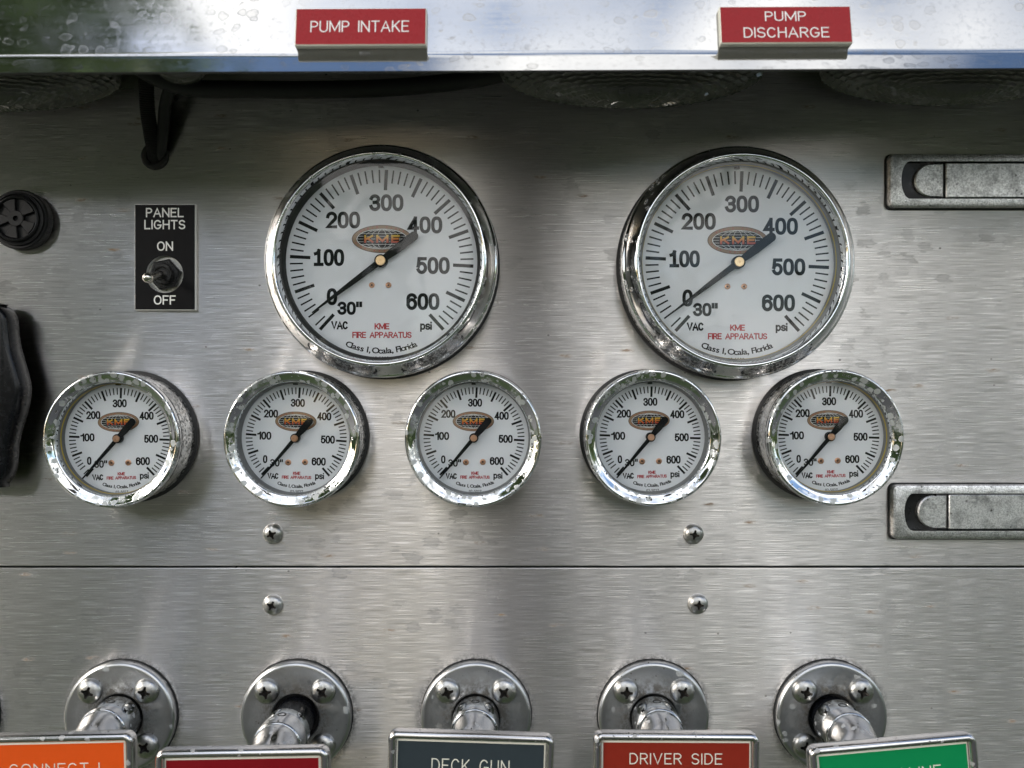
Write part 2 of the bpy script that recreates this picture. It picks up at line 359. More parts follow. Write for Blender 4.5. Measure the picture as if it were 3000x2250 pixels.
# ------------------------------------------------------------------ lettering: a stroke alphabet, flat ribbon (print) or ridge (engraved fill)
def arc(cx, cy, rx, ry, a0, a1, n=14, e=1.0):
    o = []
    for i in range(n + 1):
        a = R(a0 + (a1 - a0) * i / n); c, s = math.cos(a), math.sin(a)
        o.append((cx + rx * math.copysign(abs(c) ** e, c), cy + ry * math.copysign(abs(s) ** e, s)))
    return o
def glyph(c):
    """-> width, [strokes]; cap height 1"""
    w = {'I': 0, 'M': .78, 'i': 0, ' ': .38, '"': .24, 'p': .46, 's': .42, '1': .32, '!': .42, '-': .3, 'A': .68, 'V': .66, 'N': .62, 'O': .66, 'C': .62, 'G': .66, 'D': .6, 'E': .5, 'F': .48, 'L': .48, 'T': .56, 'U': .58, 'H': .58, 'K': .56, 'P': .52, 'R': .56, 'S': .54}.get(c, .46)
    h = w / 2
    g = {
        '0': [arc(h, .5, h, .5, 90, 450, 30, .8)],
        '1': [[(0, .76), (w * .55, .8), (w, 1)], [(w, 1), (w, 0)]],
        '!': [[(0, .78), (w * .3, .82), (w * .52, 1)], [(w * .52, 1), (w * .52, 0)], [(0, 0), (w, 0)]],
        '2': [arc(h, .71, h, .29, 172, -28, 16) + [(w * .55, .34), (w * .02, .0), (w, 0)]],
        '3': [arc(h, .76, h * .94, .24, 165, -70, 14) + [(w * .42, .52)], [(w * .42, .52)] + arc(h, .27, h, .27, 70, -168, 16)],
        '4': [[(w * .74, 0), (w * .74, 1)], [(w * .70, .97), (0, .27), (w, .27)]],
        '5': [[(w * .94, 1), (w * .16, 1), (w * .06, .47)], [(w * .06, .47)] + arc(h, .33, h, .33, 140, -155, 20)],
        '6': [arc(h, .71, h, .29, 20, 180, 12) + arc(h, .32, h, .32, 180, 540, 26)],
        'A': [[(0, 0), (h, 1), (w, 0)], [(w * .17, .34), (w * .83, .34)]],
        'C': [arc(h, .5, h, .5, 42, 318, 24)],
        'D': [[(0, 0), (0, 1)], [(0, 1), (w * .4, 1)] + arc(w * .4, .5, w * .6, .5, 90, -90, 16)[1:] + [(0, 0)]],
        'E': [[(w, 1), (0, 1), (0, 0), (w, 0)], [(0, .52), (w * .86, .52)]],
        'F': [[(w, 1), (0, 1), (0, 0)], [(0, .5), (w * .84, .5)]],
        'G': [arc(h, .5, h, .5, 42, 335, 24) + [(w, .44), (w * .56, .44)]],
        'H': [[(0, 0), (0, 1)], [(w, 0), (w, 1)], [(0, .52), (w, .52)]],
        'I': [[(0, 0), (0, 1)]],
        'K': [[(0, 0), (0, 1)], [(w * .95, 1), (0, .38)], [(w * .32, .6), (w, 0)]],
        'L': [[(0, 1), (0, 0), (w, 0)]],
        'M': [[(0, 0), (0, 1)], [(0, 1), (h, .12), (w, 1)], [(w, 1), (w, 0)]],
        'N': [[(0, 0), (0, 1)], [(0, 1), (w, 0)], [(w, 0), (w, 1)]],
        'O': [arc(h, .5, h, .5, 90, 450, 30, .92)],
        'P': [[(0, 0), (0, 1), (w * .5, 1)] + arc(w * .5, .74, w * .5, .26, 90, -90, 10)[1:] + [(0, .48)]],
        'R': [[(0, 0), (0, 1), (w * .5, 1)] + arc(w * .5, .75, w * .48, .25, 90, -90, 10)[1:] + [(0, .5)], [(w * .5, .5), (w, 0)]],
        'S': [arc(h, .75, h * .95, .25, 25, 270, 14) + arc(h, .25, h, .25, 90, -158, 14)[1:]],
        'T': [[(0, 1), (w, 1)], [(h, 1), (h, 0)]],
        'U': [[(0, 1), (0, .3)] + arc(h, .3, h, .3, 180, 360, 14)[1:] + [(w, 1)]],
        'V': [[(0, 1), (h, 0), (w, 1)]],
        'p': [[(0, .72), (0, -.28)], arc(h, .36, h, .36, 180, 540, 24)],
        's': [arc(h, .54, h * .95, .18, 25, 270, 12) + arc(h, .18, h, .18, 90, -158, 12)[1:]],
        'i': [[(0, 0), (0, .60)], [(0, .965), (0, .985)]],
        '"': [[(0, 1), (0, .74)], [(w, 1), (w, .74)]],
        '-': [[(0, .45), (w, .45)]], ' ': [],
    }[c]
    return w, g
def letters(bm, text, cx, cz, W_, H_, t, d, rot=0.0, gap=.24, ridge=0.0, mat=0, ln=[0]):
    """adds text centred at cx, cz (mm), fitted to W_ x H_ (outer size of capitals), stroke t"""
    x = 0; st = []
    for c in text:
        w, g = glyph(c)
        for s in g: st.append([(x + px, py) for px, py in s])
        x += w + gap
    tot = max(x - gap, 1e-6); sx = (W_ - t) / tot if tot > 1e-3 else 1; sz = H_ - t
    ca, sa = math.cos(rot), math.sin(rot)
    for k, s in enumerate(st):
        q = [Vector((-(W_ - t) / 2 + px * sx, -sz / 2 + py * sz)) for px, py in s]
        q = [p for i, p in enumerate(q) if i == 0 or (p - q[i - 1]).length > 1e-4]
        closed = len(q) > 8 and (q[0] - q[-1]).length < 1e-3
        if not closed:
            e = (q[0] - q[1]).normalized(); q[0] = q[0] + e * t * .5
            e = (q[-1] - q[-2]).normalized(); q[-1] = q[-1] + e * t * .5
        n = len(q); L = []
        for i, p in enumerate(q):
            a = (q[i] - (q[i - 1] if i else (q[-2] if closed else q[i] * 2 - q[1]))); b = ((q[i + 1] if i < n - 1 else (q[1] if closed else q[i] * 2 - q[i - 1])) - q[i])
            a.normalize(); b.normalize(); na, nb = Vector((-a.y, a.x)), Vector((-b.y, b.x)); m = na + nb
            l = max(.45, 1 + na.dot(nb)); m = m * (t * .5 / l)
            dd = d + .010 * (k % 4) + .012 * i / n
            row = []
            for off, up in (((1, 0), (0, ridge), (-1, 0)) if ridge else ((1, 0), (-1, 0))):
                v = p + m * off; row.append(bm.verts.new(P(cx + v.x * ca - v.y * sa, cz + v.x * sa + v.y * ca, dd + up)))
            L.append(row)
        for u, v in zip(L, L[1:]):
            for j in range(len(u) - 1):
                f = bm.faces.new((u[j], u[j + 1], v[j + 1], v[j])); f.material_index = mat
def letter_mesh(specs, name, mats, smooth=0):
    bm = bmesh.new()
    for sp in specs: letters(bm, **sp)
    for f in bm.faces: f.normal_update()
    flip = [f for f in bm.faces if f.normal.y > 0]; bmesh.ops.reverse_faces(bm, faces=flip)
    return to_mesh(bm, name, mats, smooth, normals=False)
def font_part(bm, s, cx, cz, h, d, rot=0.0, xs=1.0, bold=0.0, ref='H'):
    """built-in typeface, capital height h"""
    cu = bpy.data.curves.new('tmp', 'FONT'); cu.body = s; cu.size = 1; cu.offset = bold; cu.align_x = 'CENTER'; cu.resolution_u = 3
    ob = bpy.data.objects.new('tmp', cu); COL.objects.link(ob)
    me = bpy.data.meshes.new_from_object(ob.evaluated_get(bpy.context.evaluated_depsgraph_get()))
    bpy.data.objects.remove(ob); k = h / .72; ca, sa = math.cos(rot), math.sin(rot); vs = []
    for v in me.vertices:
        x, z = v.co.x * k * xs, (v.co.y - .36) * k
        vs.append(bm.verts.new(P(cx + x * ca - z * sa, cz + x * sa + z * ca, d)))
    for p in me.polygons:
        try: bm.faces.new([vs[i] for i in p.vertices])
        except ValueError: pass
    bpy.data.meshes.remove(me)
def ellipse(bm, cx, cz, a, b, d, n=64, mat=0, a2=0, b2=0):
    o = [bm.verts.new(P(cx + a * math.cos(2 * math.pi * i / n), cz + b * math.sin(2 * math.pi * i / n), d)) for i in range(n)]
    if a2:
        q = [bm.verts.new(P(cx + a2 * math.cos(2 * math.pi * i / n), cz + b2 * math.sin(2 * math.pi * i / n), d)) for i in range(n)]
        for i in range(n): bm.faces.new((o[i], o[(i + 1) % n], q[(i + 1) % n], q[i])).material_index = mat
    else: bm.faces.new(o).material_index = mat
def flat_mesh(bm, name, mats):
    for f in bm.faces: f.normal_update()
    bmesh.ops.reverse_faces(bm, faces=[f for f in bm.faces if f.normal.y > 0])
    return to_mesh(bm, name, mats, 0, normals=False)

# ------------------------------------------------------------------ the setting: two steel panels, lawn
def panel(name, x0, x1, z0, z1, lip):
    bm = bmesh.new(); e = .5
    pr = [(z0, 3.0), (z0, e), (z0 + e * .35, .15), (z0 + e, 0), (z1 - e, 0), (z1 - e * .35, .15), (z1, e), (z1, 3.0)]
    a = [bm.verts.new(P(x0, z, -d)) for z, d in pr]; b = [bm.verts.new(P(x1, z, -d)) for z, d in pr]
    for i in range(len(pr) - 1): bm.faces.new((a[i], b[i], b[i + 1], a[i + 1]))
    bm.faces.new((a[-1], b[-1], b[0], a[0])); bm.faces.new(a[::-1]); bm.faces.new(b)
    me = to_mesh(bm, name, M['steel'], 0)
    return add(name, me, kind='structure', label=lip)
SEAM = at(0, 1661, 0)[1]
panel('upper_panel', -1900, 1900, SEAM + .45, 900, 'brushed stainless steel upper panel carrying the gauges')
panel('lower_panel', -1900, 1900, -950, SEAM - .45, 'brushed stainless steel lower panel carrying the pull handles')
bm = bmesh.new(); bmesh.ops.create_cube(bm, size=1, matrix=Matrix.Translation((0, .008, SEAM * MM)) @ Matrix.Diagonal((3.8, .006, .06, 1)))
add('seam_backing', to_mesh(bm, 'seam_backing', M['dark'], 0), kind='structure', label='dark strip behind the seam between the steel panels')
SLOPE = 6.5                        # lawn tilted down from the panel so the steel reflects more sky
bm = bmesh.new(); bmesh.ops.create_grid(bm, x_segments=8, y_segments=8, size=90, matrix=Matrix.Translation((0, 0, -1.35)) @ Matrix.Rotation(R(SLOPE), 4, 'X') @ Matrix.Translation((0, -88, 0)))
add('ground', to_mesh(bm, 'ground', M['grass'], 0), kind='structure', label='mown green lawn in front of the panel')

bm = bmesh.new(); bmesh.ops.create_grid(bm, x_segments=4, y_segments=2, size=1, matrix=Matrix.Translation((0, 0, -1.345)) @ Matrix.Rotation(R(SLOPE), 4, 'X') @ Matrix.Translation((0, -4.4, .004)) @ Matrix.Diagonal((60, 2.6, 1, 1)))
add('road', to_mesh(bm, 'road', M['asphalt'], 0), kind='structure', label='grey asphalt lane running past the panel')

# ------------------------------------------------------------------ hood over the panel
HOOD_TILT = R(-.26)                 # the lower edge climbs a little to the right
HD, HZ = 94.0, .3737 * (450 - 94)    # lower edge of the hood
def hood():
    t1, t2 = R(9), R(36)
    L = 10.0
    p = [(HD - k * math.sin(t2), HZ + k * math.cos(t2)) for k in (0, .2, .5, L - .4, L)]
    for k in range(1, 6):           # rounded inside bend
        a = t2 + (t1 - t2) * k / 5; q = p[-1]; p.append((q[0] - .7 * math.sin(a), q[1] + .7 * math.cos(a)))
    bend = p[-1]
    q = p[-1]
    for k in (.4, 75): p.append((q[0] - k * math.sin(t1), q[1] + k * math.cos(t1)))
    return p, bend, t1
hp, BEND, FT = hood()
def hood_mesh():
    front = hp; top = front[-1]
    back = [(1, top[1] + 6), (1, top[1] + 4), (top[0] - 1.5, top[1] - 2)]
    inner = [(d - 1.6, z + .15) for d, z in front[::-1][1:]]
    prof = front + back + inner[:-1] + [(hp[0][0] - 1.3, hp[0][1] - .5)]
    bm = bmesh.new(); a = [bm.verts.new(P(-420, z, d)) for d, z in prof]; b = [bm.verts.new(P(420, z, d)) for d, z in prof]
    n = len(prof)
    for i in range(n): bm.faces.new((a[i], b[i], b[(i + 1) % n], a[(i + 1) % n])).material_index = 1 if i >= len(front) else 0
    bm.faces.new(a[::-1]); bm.faces.new(b)
    return to_mesh(bm, 'hood_sheet', [M['hood'], M['housing']], 20)
hood_o = add('panel_hood', None, label='polished metal hood with water spots overhanging the gauge panel', cat='hood')
add('hood_sheet', hood_mesh(), hood_o)
hood_o.rotation_euler = (0, HOOD_TILT, 0)
bm = bmesh.new(); bmesh.ops.create_cube(bm, size=1, matrix=Matrix.Translation((0, -.030, .172)) @ Matrix.Diagonal((.83, .056, .003, 1)))
add('lamp_shelf', to_mesh(bm, 'lamp_shelf', M['housing'], 0), hood_o)

# ------------------------------------------------------------------ engraved sign plates
def sign(name, u0, u1, v0, v1, lines, label, face):
    # stands on the sloped hood face: frame of that face
    th = 3.0; cu = (u0 + u1) / 2
    x0 = (u0 - 1500) * (DIST - BEND[0] - th + 1) / FPX; x1 = (u1 - 1500) * (DIST - BEND[0] - th + 1) / FPX
    w = x1 - x0; h = 17.4; xm = (x0 + x1) / 2
    root = add(name, None, label=label, cat='sign', group=None)
    along = .9 + h / 2
    d, z = BEND[0] - along * math.sin(FT), BEND[1] + along * math.cos(FT)
    root.matrix_world = Matrix.Rotation(HOOD_TILT, 4, 'Y') @ Matrix.Translation(P(xm, z, d)) @ Matrix.Rotation(-FT, 4, 'X') 
    root.rotation_mode = 'XYZ'
    add('plate', prism(rrect(w, h, .5, 2), [(.1, 0), (th - .5, 0), (th, .45)], 'sign_plate', [M[face], M['cream']], 20, side_mat=1), root)
    k = FPX / (DIST - BEND[0] - th)
    specs = [dict(text=s, cx=((a + b) / 2 - cu) / k, cz=(.5 - ((c + e) / 2 - v0) / (v1 - v0)) * h, W_=(b - a) / k, H_=(e - c) / k * 1.07, t=.54, d=th + .02, ridge=.12, gap=g) for s, a, b, c, e, g in lines]
    add('lettering', letter_mesh(specs, 'sign_lettering', M['white']), root)
sign('name_plate', 868, 1254, 32, 142, [('PUMP INTAKE', 913, 1203, 70, 104, .22)], 'red engraved plate reading PUMP INTAKE on the polished hood', 's_red')
sign('name_plate', 2115, 2502, 30, 140, [('PUMP', 2248, 2369, 46, 75, .22), ('DISCHARGE', 2183, 2434, 93, 124, .22)], 'red engraved plate reading PUMP DISCHARGE on the polished hood', 's_red')

# ------------------------------------------------------------------ gauges
def ribs(name, r0, r1, th0, w, bm, d):
    pass
def ticks(bm, big, d):
    ro = 47.7 if big else 26.1
    lm, ln, wm_, wn_ = (10.6, 6.8, 1.72, .80) if big else (5.45, 3.5, 1.08, .58)
    a600 = 137.8; per = (137.8 - 3.0) / 300
    lst = [(3.0 + (p - 300) * per, p % 50 == 0) for p in range(10, 601, 10)] + [(-137.8, True), (-133.9, False)]
    for a, major in lst:
        L, w = (lm, wm_) if major else (ln, wn_)
        c, s = math.sin(R(a)), math.cos(R(a))
        q = []
        for rr, ww in ((ro, w / 2), (ro, -w / 2), (ro - L, -w / 2), (ro - L, w / 2)):
            q.append(bm.verts.new(P(rr * c + ww * s, rr * s - ww * c, d)))
        bm.faces.new(q)
def arc_text(bm, s, r, h, d, mid, span, xs=1.0, bold=0.0, up=False, ell=1.0, cz=0.0, cx=0.0):
    n = len(s); wts = [{' ': .55, 'l': .42, 'i': .42, ',': .45, '1': .6, 'r': .6, 'I': .45, 'W': 1.3, 'O': 1.15, 'C': 1.1}.get(c, .9) for c in s]
    tot = sum(wts); acc = 0
    for c, w in zip(s, wts):
        f = (acc + w / 2) / tot - .5; acc += w
        a = mid + span * f * (1 if not up else -1)
        x, z = r * math.sin(R(a)), -r * math.cos(R(a))
        rot = R(a)
        if up: x, z, rot = r * math.sin(R(-a)), r * math.cos(R(a)), R(a)
        if c != ' ': font_part(bm, c, cx + x, cz + z * ell, h, d, rot * (1 if ell == 1 else .55), xs, bold)
def dial_parts(root, big):
    D0 = 14.0 if big else 16.0
    R0 = 52.5 if big else 29.6
    key = 'L' if big else 'S'
    jit = random.Random(len(bpy.data.objects)).uniform(-1.4, 1.2)
    dial = add('dial', cached(key + 'dial', lambda: lathe([(0, D0), (R0, D0), (R0, D0 - 1.2), (0, D0 - 1.2)], 96, 'dial', M['dial'])), root, rot=(0, 0 if big else R(jit), 0))
    d = D0 + .06
    def mk_scale():
        bm = bmesh.new(); ticks(bm, big, d); return flat_mesh(bm, 'scale_print', M['black'])
    add('scale_print', cached(key + 'scale', mk_scale), dial)
    if big:
        q = .077; ox, oz = 853, 845
        nums = [('0', 518, 1082, 71, 115), ('!00', 498, 818, 205, 115), ('200', 593, 565, 230, 114), ('300', 885, 448, 230, 114), ('400', 1146, 598, 232, 115), ('500', 1199, 872, 226, 115), ('600', 1131, 1115, 223, 114), ('30"', 638, 1160, 167, 90)]
        t = 1.74; words = [('VAC', 570, 1275, 115, 56, .92), ('psi', 1152, 1278, 80, 56, .88)]
        reds = [('KME', 855, 1282, 100, 42, .62), ('FIRE APPARATUS', 855, 1340, 400, 42, .60)]
    else:
        q = .083; ox, oz = 560, 505
        nums = [('0', 369, 641, 28, 50), ('100', 361, 495, 88, 50), ('200', 400, 357, 88, 50), ('300', 566, 287, 88, 50), ('400', 732, 368, 88, 50), ('500', 757, 512, 88, 50), ('600', 703, 650, 88, 50), ('30"', 440, 663, 80, 46)]
        t = .80; words = [('VAC', 420, 745, 70, 37, .66), ('psi', 710, 740, 56, 40, .62)]
        reds = [('KME', 567, 726, 46, 20, .36), ('FIRE APPARATUS', 567, 751, 184, 20, .34)]
    for s, u, v, w, h in nums:
        add('numeral', cached(key + s, lambda: letter_mesh([dict(text=s, cx=(u - ox) * q, cz=-(v - oz) * q, W_=w * q, H_=h * q, t=t * (.86 if s[-1] == '"' else 1), d=d, gap=.22)], 'numeral', M['black'])), dial)
    for lst, nm, mt in ((words, 'unit_print', 'black'), (reds, 'maker_print', 'red')):
        for s, u, v, w, h, tt in lst:
            add(nm, cached(key + s, lambda: letter_mesh([dict(text=s, cx=(u - ox) * q, cz=-(v - oz) * q, W_=w * q, H_=h * q, t=tt, d=d, gap=.2)], nm, M[mt])), dial)
    def mk_small():
        bm = bmesh.new()
        if big:
            arc_text(bm, 'Class 1, Ocala, Florida', 46.2, 3.05, d, 0, 46, 1.2, .022); font_part(bm, '05-5008', -.6, -50.2, 1.9, d, 0, 1.0)
        else:
            arc_text(bm, 'Class 1, Ocala, Florida', 25.0, 1.65, d, 1.5, 45, 1.15, .03); font_part(bm, '02-5027', .7, -27.7, 1.5, d, 0, .95, .01)
        return flat_mesh(bm, 'small_print', M['black'])
    add('small_print', cached(key + 'sm', mk_small), dial)
    # emblem: oval badge with a globe grid
    ex, ez, ea, eb = (0.2, 11.7, 15.7, 7.3) if big else (-.35, 8.45, 10.7, 5.15)
    def mk_emblem():
        bm = bmesh.new(); dd = d
        ellipse(bm, ex, ez, ea, eb, dd, mat=0); ellipse(bm, ex, ez, ea * .975, eb * .955, dd + .03, mat=1)
        ellipse(bm, ex, ez, ea * .86, eb * .755, dd + .06, mat=0); ellipse(bm, ex, ez, ea * .845, eb * .73, dd + .09, mat=3)
        ia, ib = ea * .82, eb * .70; ellipse(bm, ex, ez, ia, ib, dd + .12, mat=2); lw = .17 if big else .13
        for k in range(-3, 4):
            zz = ib * k / 3.6; xx = ia * math.sqrt(max(0, 1 - (zz / ib) ** 2))
            v = [bm.verts.new(P(ex + a, ez + zz + b, dd + .15)) for a, b in ((-xx, -lw / 2), (xx, -lw / 2), (xx, lw / 2), (-xx, lw / 2))]
            bm.faces.new(v).material_index = 3
        for k, fr in enumerate((.18, .45, .72)): ellipse(bm, ex, ez, ia * fr + lw / 2, ib, dd + .17 + .01 * k, mat=3, a2=ia * fr - lw / 2, b2=ib - lw)
        return flat_mesh(bm, 'emblem', [M['brown'], M['tan'], M['black'], M['white']])
    add('emblem', cached(key + 'emb', mk_emblem), dial)
    lw_, lh = (18.4, 4.1) if big else (11.6, 3.0)
    add('emblem_outline', cached(key + 'ems', lambda: letter_mesh([dict(text='KME', cx=ex, cz=ez - .1, W_=lw_ + .7, H_=lh + .6, t=lh * .40, d=d + .24, gap=.3)], 'emblem_outline', M['black'])), dial)  # black printed outline behind the emblem letters
    add('emblem_letters', cached(key + 'eml', lambda: letter_mesh([dict(text='KME', cx=ex, cz=ez, W_=lw_, H_=lh, t=lh * .25, d=d + .30, gap=.36)], 'emblem_letters', M['flame'])), dial)
    def mk_ring_text():
        bm = bmesh.new()
        for s, up in (('WORLD CLASS', 1), ('FIRE APPARATUS', 0)):
            n = len(s)
            for i, c in enumerate(s):
                f = (i + .5) / n - .5; a = R(90 - f * 110) if up else R(-90 + f * 150)
                x, z = ex + ea * .92 * math.cos(a), ez + eb * .855 * math.sin(a)
                tx, tz = -ea * math.sin(a), eb * math.cos(a)
                if up: tx, tz = -tx, -tz
                if c != ' ': font_part(bm, c, x, z, eb * .13, d + .10, math.atan2(tz, tx), 1.0, .01)
        return flat_mesh(bm, 'emblem_lettering', M['red'])
    add('emblem_lettering', cached(key + 'emt', mk_ring_text), dial)
    # dial screws
    for u, v in (((787, 1004), (899, 1004)) if big else ((510, 658), (615, 656))):
        r = 1.5 if big else 1.55
        sc = add('dial_screw', cached(key + 'ds', lambda: lathe([(r, D0 - .2), (r, D0 + .25), (r * .75, D0 + .45), (r * .62, D0 + .15), (0, D0 + .15)], 20, 'dial_screw', M['copper'])), root, loc=P((u - ox) * q, -(v - oz) * q, 0))
        add('slot', cached(key + 'dss', lambda: lathe([(r * .4, D0 + .1), (r * .38, D0 + .5), (0, D0 + .42)], 12, 'slot', M['brown'])), sc)
def pointer(root, big, ang):
    d0 = 16.4 if big else 18.0
    if big: tip, tail, hw, wt, nk = 44.5, 23.6, 1.6, 2.35, 3.3
    else: tip, tail, hw, wt, nk = 27.3, 13.2, 1.0, 1.75, 2.0
    pts = [(-.28, tip), (-hw * .8, tip * .45), (-hw, nk), (-wt * .62, 0), (-wt, -tail * .45), (-wt, -tail + wt)]
    pts += [(wt * math.cos(R(a)), -tail + wt + wt * math.sin(R(a))) for a in range(200, 341, 20)]
    pts += [(wt, -tail + wt), (wt, -tail * .45), (wt * .62, 0), (hw, nk), (hw * .8, tip * .45), (.28, tip)]
    key = 'L' if big else 'S'
    p = add('pointer', cached(key + 'ptr', lambda: prism(pts, [(d0, 0), (d0 + .5, 0), (d0 + .7, .15)], 'pointer', M['black'])), root, rot=(0, R(ang), 0))
    rh = 3.35 if big else 2.35
    add('hub', cached(key + 'hub', lambda: lathe([(rh, d0 - 1.9), (rh, d0 + 1.0), (rh - .3, d0 + 1.3), (0, d0 + 1.3)], 36, 'hub', M['black'])), p)
    rp = 2.55 if big else 1.75
    add('hub_pin', cached(key + 'pin', lambda: lathe([(rp, d0 + 1.2), (rp, d0 + 1.9), (rp - .2, d0 + 2.1), (.5, d0 + 2.1), (.35, d0 + 1.8), (0, d0 + 1.8)], 30, 'hub_pin', M['brass' if big else 'copper'])), p)
def big_gauge(x, z, ang, seal, label, roll=0.0):
    g = add('pressure_gauge', None, loc=P(x, z, 0), label=label, cat='gauge', group='large pressure gauges')
    add('gasket', cached('Lgk', lambda: lathe([(61.2, .02), (61.2, 1.2), (58, 1.2), (58, .02)], 96, 'gasket', M['rubber'])), g)
    add('case', cached('Lcase', lambda: lathe([(59.6, .6), (59.6, 6), (60.1, 6.6), (60.3, 8), (60.3, 14.6)], 128, 'case', M['chrome_side'])), g)
    add('bezel', cached('Lbez', lambda: lathe([(60.35, 13.9), (60.35, 15.6), (60.1, 16.4), (59.4, 16.9), (58.9, 17.3), (58.3, 18.6), (57.3, 20.4), (56.0, 22.4), (54.9, 24.0), (54.3, 24.8), (53.6, 25.2), (53.0, 25.0), (52.5, 24.2), (51.9, 22.8), (51.5, 21.4), (51.4, 19.5), (51.4, 18.6)], 160, 'bezel', M['chrome_big'], 50)), g, rot=(0, roll, 0))
    add('seal_ring', cached('Lseal' + seal, lambda: lathe([(51.6, 19.4), (50.7, 19.2), (50.1, 18.2), (50.1 if seal != 'rubber' else 49.7, 14.1)], 96, 'seal_ring', M['rubber' if seal == 'rubber' else 'seal_g'])), g)
    if seal == 'seal_y': add('yellow_ring', cached('Lir', lambda: lathe([(50.15, 18.1), (49.95, 18.0), (49.9, 17.3), (50.15, 17.1)], 96, 'yellow_ring', M['seal_y'])), g)
    add('glass', cached('Lglass', lambda: lathe([(51.38, 19.8), (0, 19.85)], 96, 'glass', M['glass'])), g)
    add('stop_tab', cached('Ltab', lambda: prism([(-1.6, 48.6), (1.0, 48.6), (1.0, 50.4), (-1.6, 50.4)], [(14.05, 0), (15.5, .1)], 'stop_tab', M['black'])), g)
    dial_parts(g, True); pointer(g, True, ang); return g
def small_gauge(x, z, ang, label, roll, seal='rubber', lift=0.0):
    g = add('pressure_gauge', None, loc=P(x, z, lift), label=label, cat='gauge', group='small pressure gauges')
    add('gasket', cached('Sgk', lambda: lathe([(35.2, -.9), (35.2, 1.6), (34.4, 2.2), (32, 2.2), (32, -.9)], 72, 'gasket', M['rubber'])), g)
    add('case', cached('Scase', lambda: lathe([(33.6, 1.4), (33.6, 12), (33.7, 20), (34.1, 20.4), (34.1, 21.4)], 96, 'case', M['chrome_side'])), g)
    add('bezel', cached('Sbez', lambda: lathe([(34.2, 20.8), (34.7, 21.3), (34.8, 23.8), (34.65, 24.9), (34.3, 25.7), (33.8, 26.1), (33.3, 26.15), (32.8, 25.95), (31.4, 25.15), (30.2, 24.5), (29.7, 24.35), (29.35, 24.25), (29.05, 23.9), (28.9, 23.2), (28.85, 21.4)], 144, 'bezel', M['chrome_old'], 50)), g, rot=(0, roll, 0))
    add('seal_ring', cached('Sseal' + seal, lambda: lathe([(28.95, 21.6), (28.55, 21.4), (28.3, 20.6), (28.2, 16.1)], 72, 'seal_ring', M['seal_g'])), g)
    if seal == 'seal_y': add('yellow_ring', cached('Syr', lambda: lathe([(28.35, 20.4), (28.1, 20.3), (28.05, 19.6), (28.3, 19.4)], 72, 'yellow_ring', M['seal_y'])), g)
    add('glass', cached('Sglass', lambda: lathe([(28.84, 21.9), (0, 21.95)], 72, 'glass', M['glass'])), g)
    add('stop_tab', cached('Stab', lambda: prism([(-1.3, 27.4), (.9, 27.4), (.9, 28.2), (-1.3, 28.2)], [(16.05, 0), (18, .1)], 'stop_tab', M['black'])), g)
    dial_parts(g, False); pointer(g, False, ang); return g
big_gauge(-67.7, 63.6, -127.0, 'rubber', 'large round pressure gauge with black seal, below the PUMP INTAKE plate', R(40))
big_gauge(117.0, 62.9, -127.3, 'seal_y', 'large round pressure gauge with yellow seal, below the PUMP DISCHARGE plate', 0)
for i, (u, v, a, sl, lab) in enumerate([
    (323, 1288, -138.8, 'seal_y', 'small pressure gauge directly below the black toggle switch plate'),
    (853, 1286.5, -139.6, 'rubber', 'small pressure gauge above the handle with the dark red tag'),
    (1386, 1286, -139.8, 'rubber', 'small pressure gauge above the DECK GUN tag, between the two large gauges'),
    (1914, 1283.5, -140.2, 'rubber', 'small pressure gauge above the DRIVER SIDE tag'),
    (2450, 1282, -139.6, 'seal_y', 'small pressure gauge above the green tag, beside the lower paddle latch')]):
    x, z = at(u, v, 26); small_gauge(x, z, a, lab, R(70 * i), sl)

# ------------------------------------------------------------------ screws
def screw_mesh(r=5.3, h=3.1):
    prof = [(r * .97, -.2), (r, .15), (r * .985, .45)]
    for k in range(1, 9):
        a = R(10 + 80 * k / 8); prof.append((r * .99 * math.cos(a) ** .85 if k < 8 else 0, .3 + (h - .3) * math.sin(a)))
    head = lathe(prof + [], 40, 'head', [M['screw'], M['screw_dark']])
    bm = bmesh.new(); bm.from_mesh(head)
    bot = [e for e in bm.edges if e.is_boundary]; bmesh.ops.edgeloop_fill(bm, edges=bot); bm.to_mesh(head); bm.free()
    def plus(L, w):
        o = []
        for k in range(4):
            a = k * math.pi / 2; c, s = math.cos(a), math.sin(a)
            for px, pz in ((w, -w), (w * 1.25, -w * .62), (L, -w * .5), (L, w * .5), (w * 1.25, w * .62)): o.append((px * c - pz * s, px * s + pz * c))
        return o
    bm = bmesh.new(); rings = []
    for d, k in ((h - 2.0, .35), (h + 1.5, 1.28)):
        rings.append([bm.verts.new(P(x * k, z * k, d)) for x, z in plus(r * .60, r * .22)])
    n = len(rings[0])
    for i in range(n): bm.faces.new((rings[0][i], rings[0][(i + 1) % n], rings[1][(i + 1) % n], rings[1][i]))
    bm.faces.new(rings[0][::-1]); bm.faces.new(rings[1])
    cut = to_mesh(bm, 'cut', [M['screw_dark']], 0)
    return boolean(head, cut, 'screw_head')
SCREW = screw_mesh()
def screw_obj(x, z, d, ang, parent=None, scale=1.0, **k):
    o = add('screw', SCREW, parent, loc=P(x, z, d), rot=(0, R(ang), 0), **k); o.scale = (scale,) * 3; return o
WASH = lathe([(5.45, .02), (5.45, .7), (5.1, .95), (4.6, .95), (4.6, .02)], 36, 'washer', M['screw'])
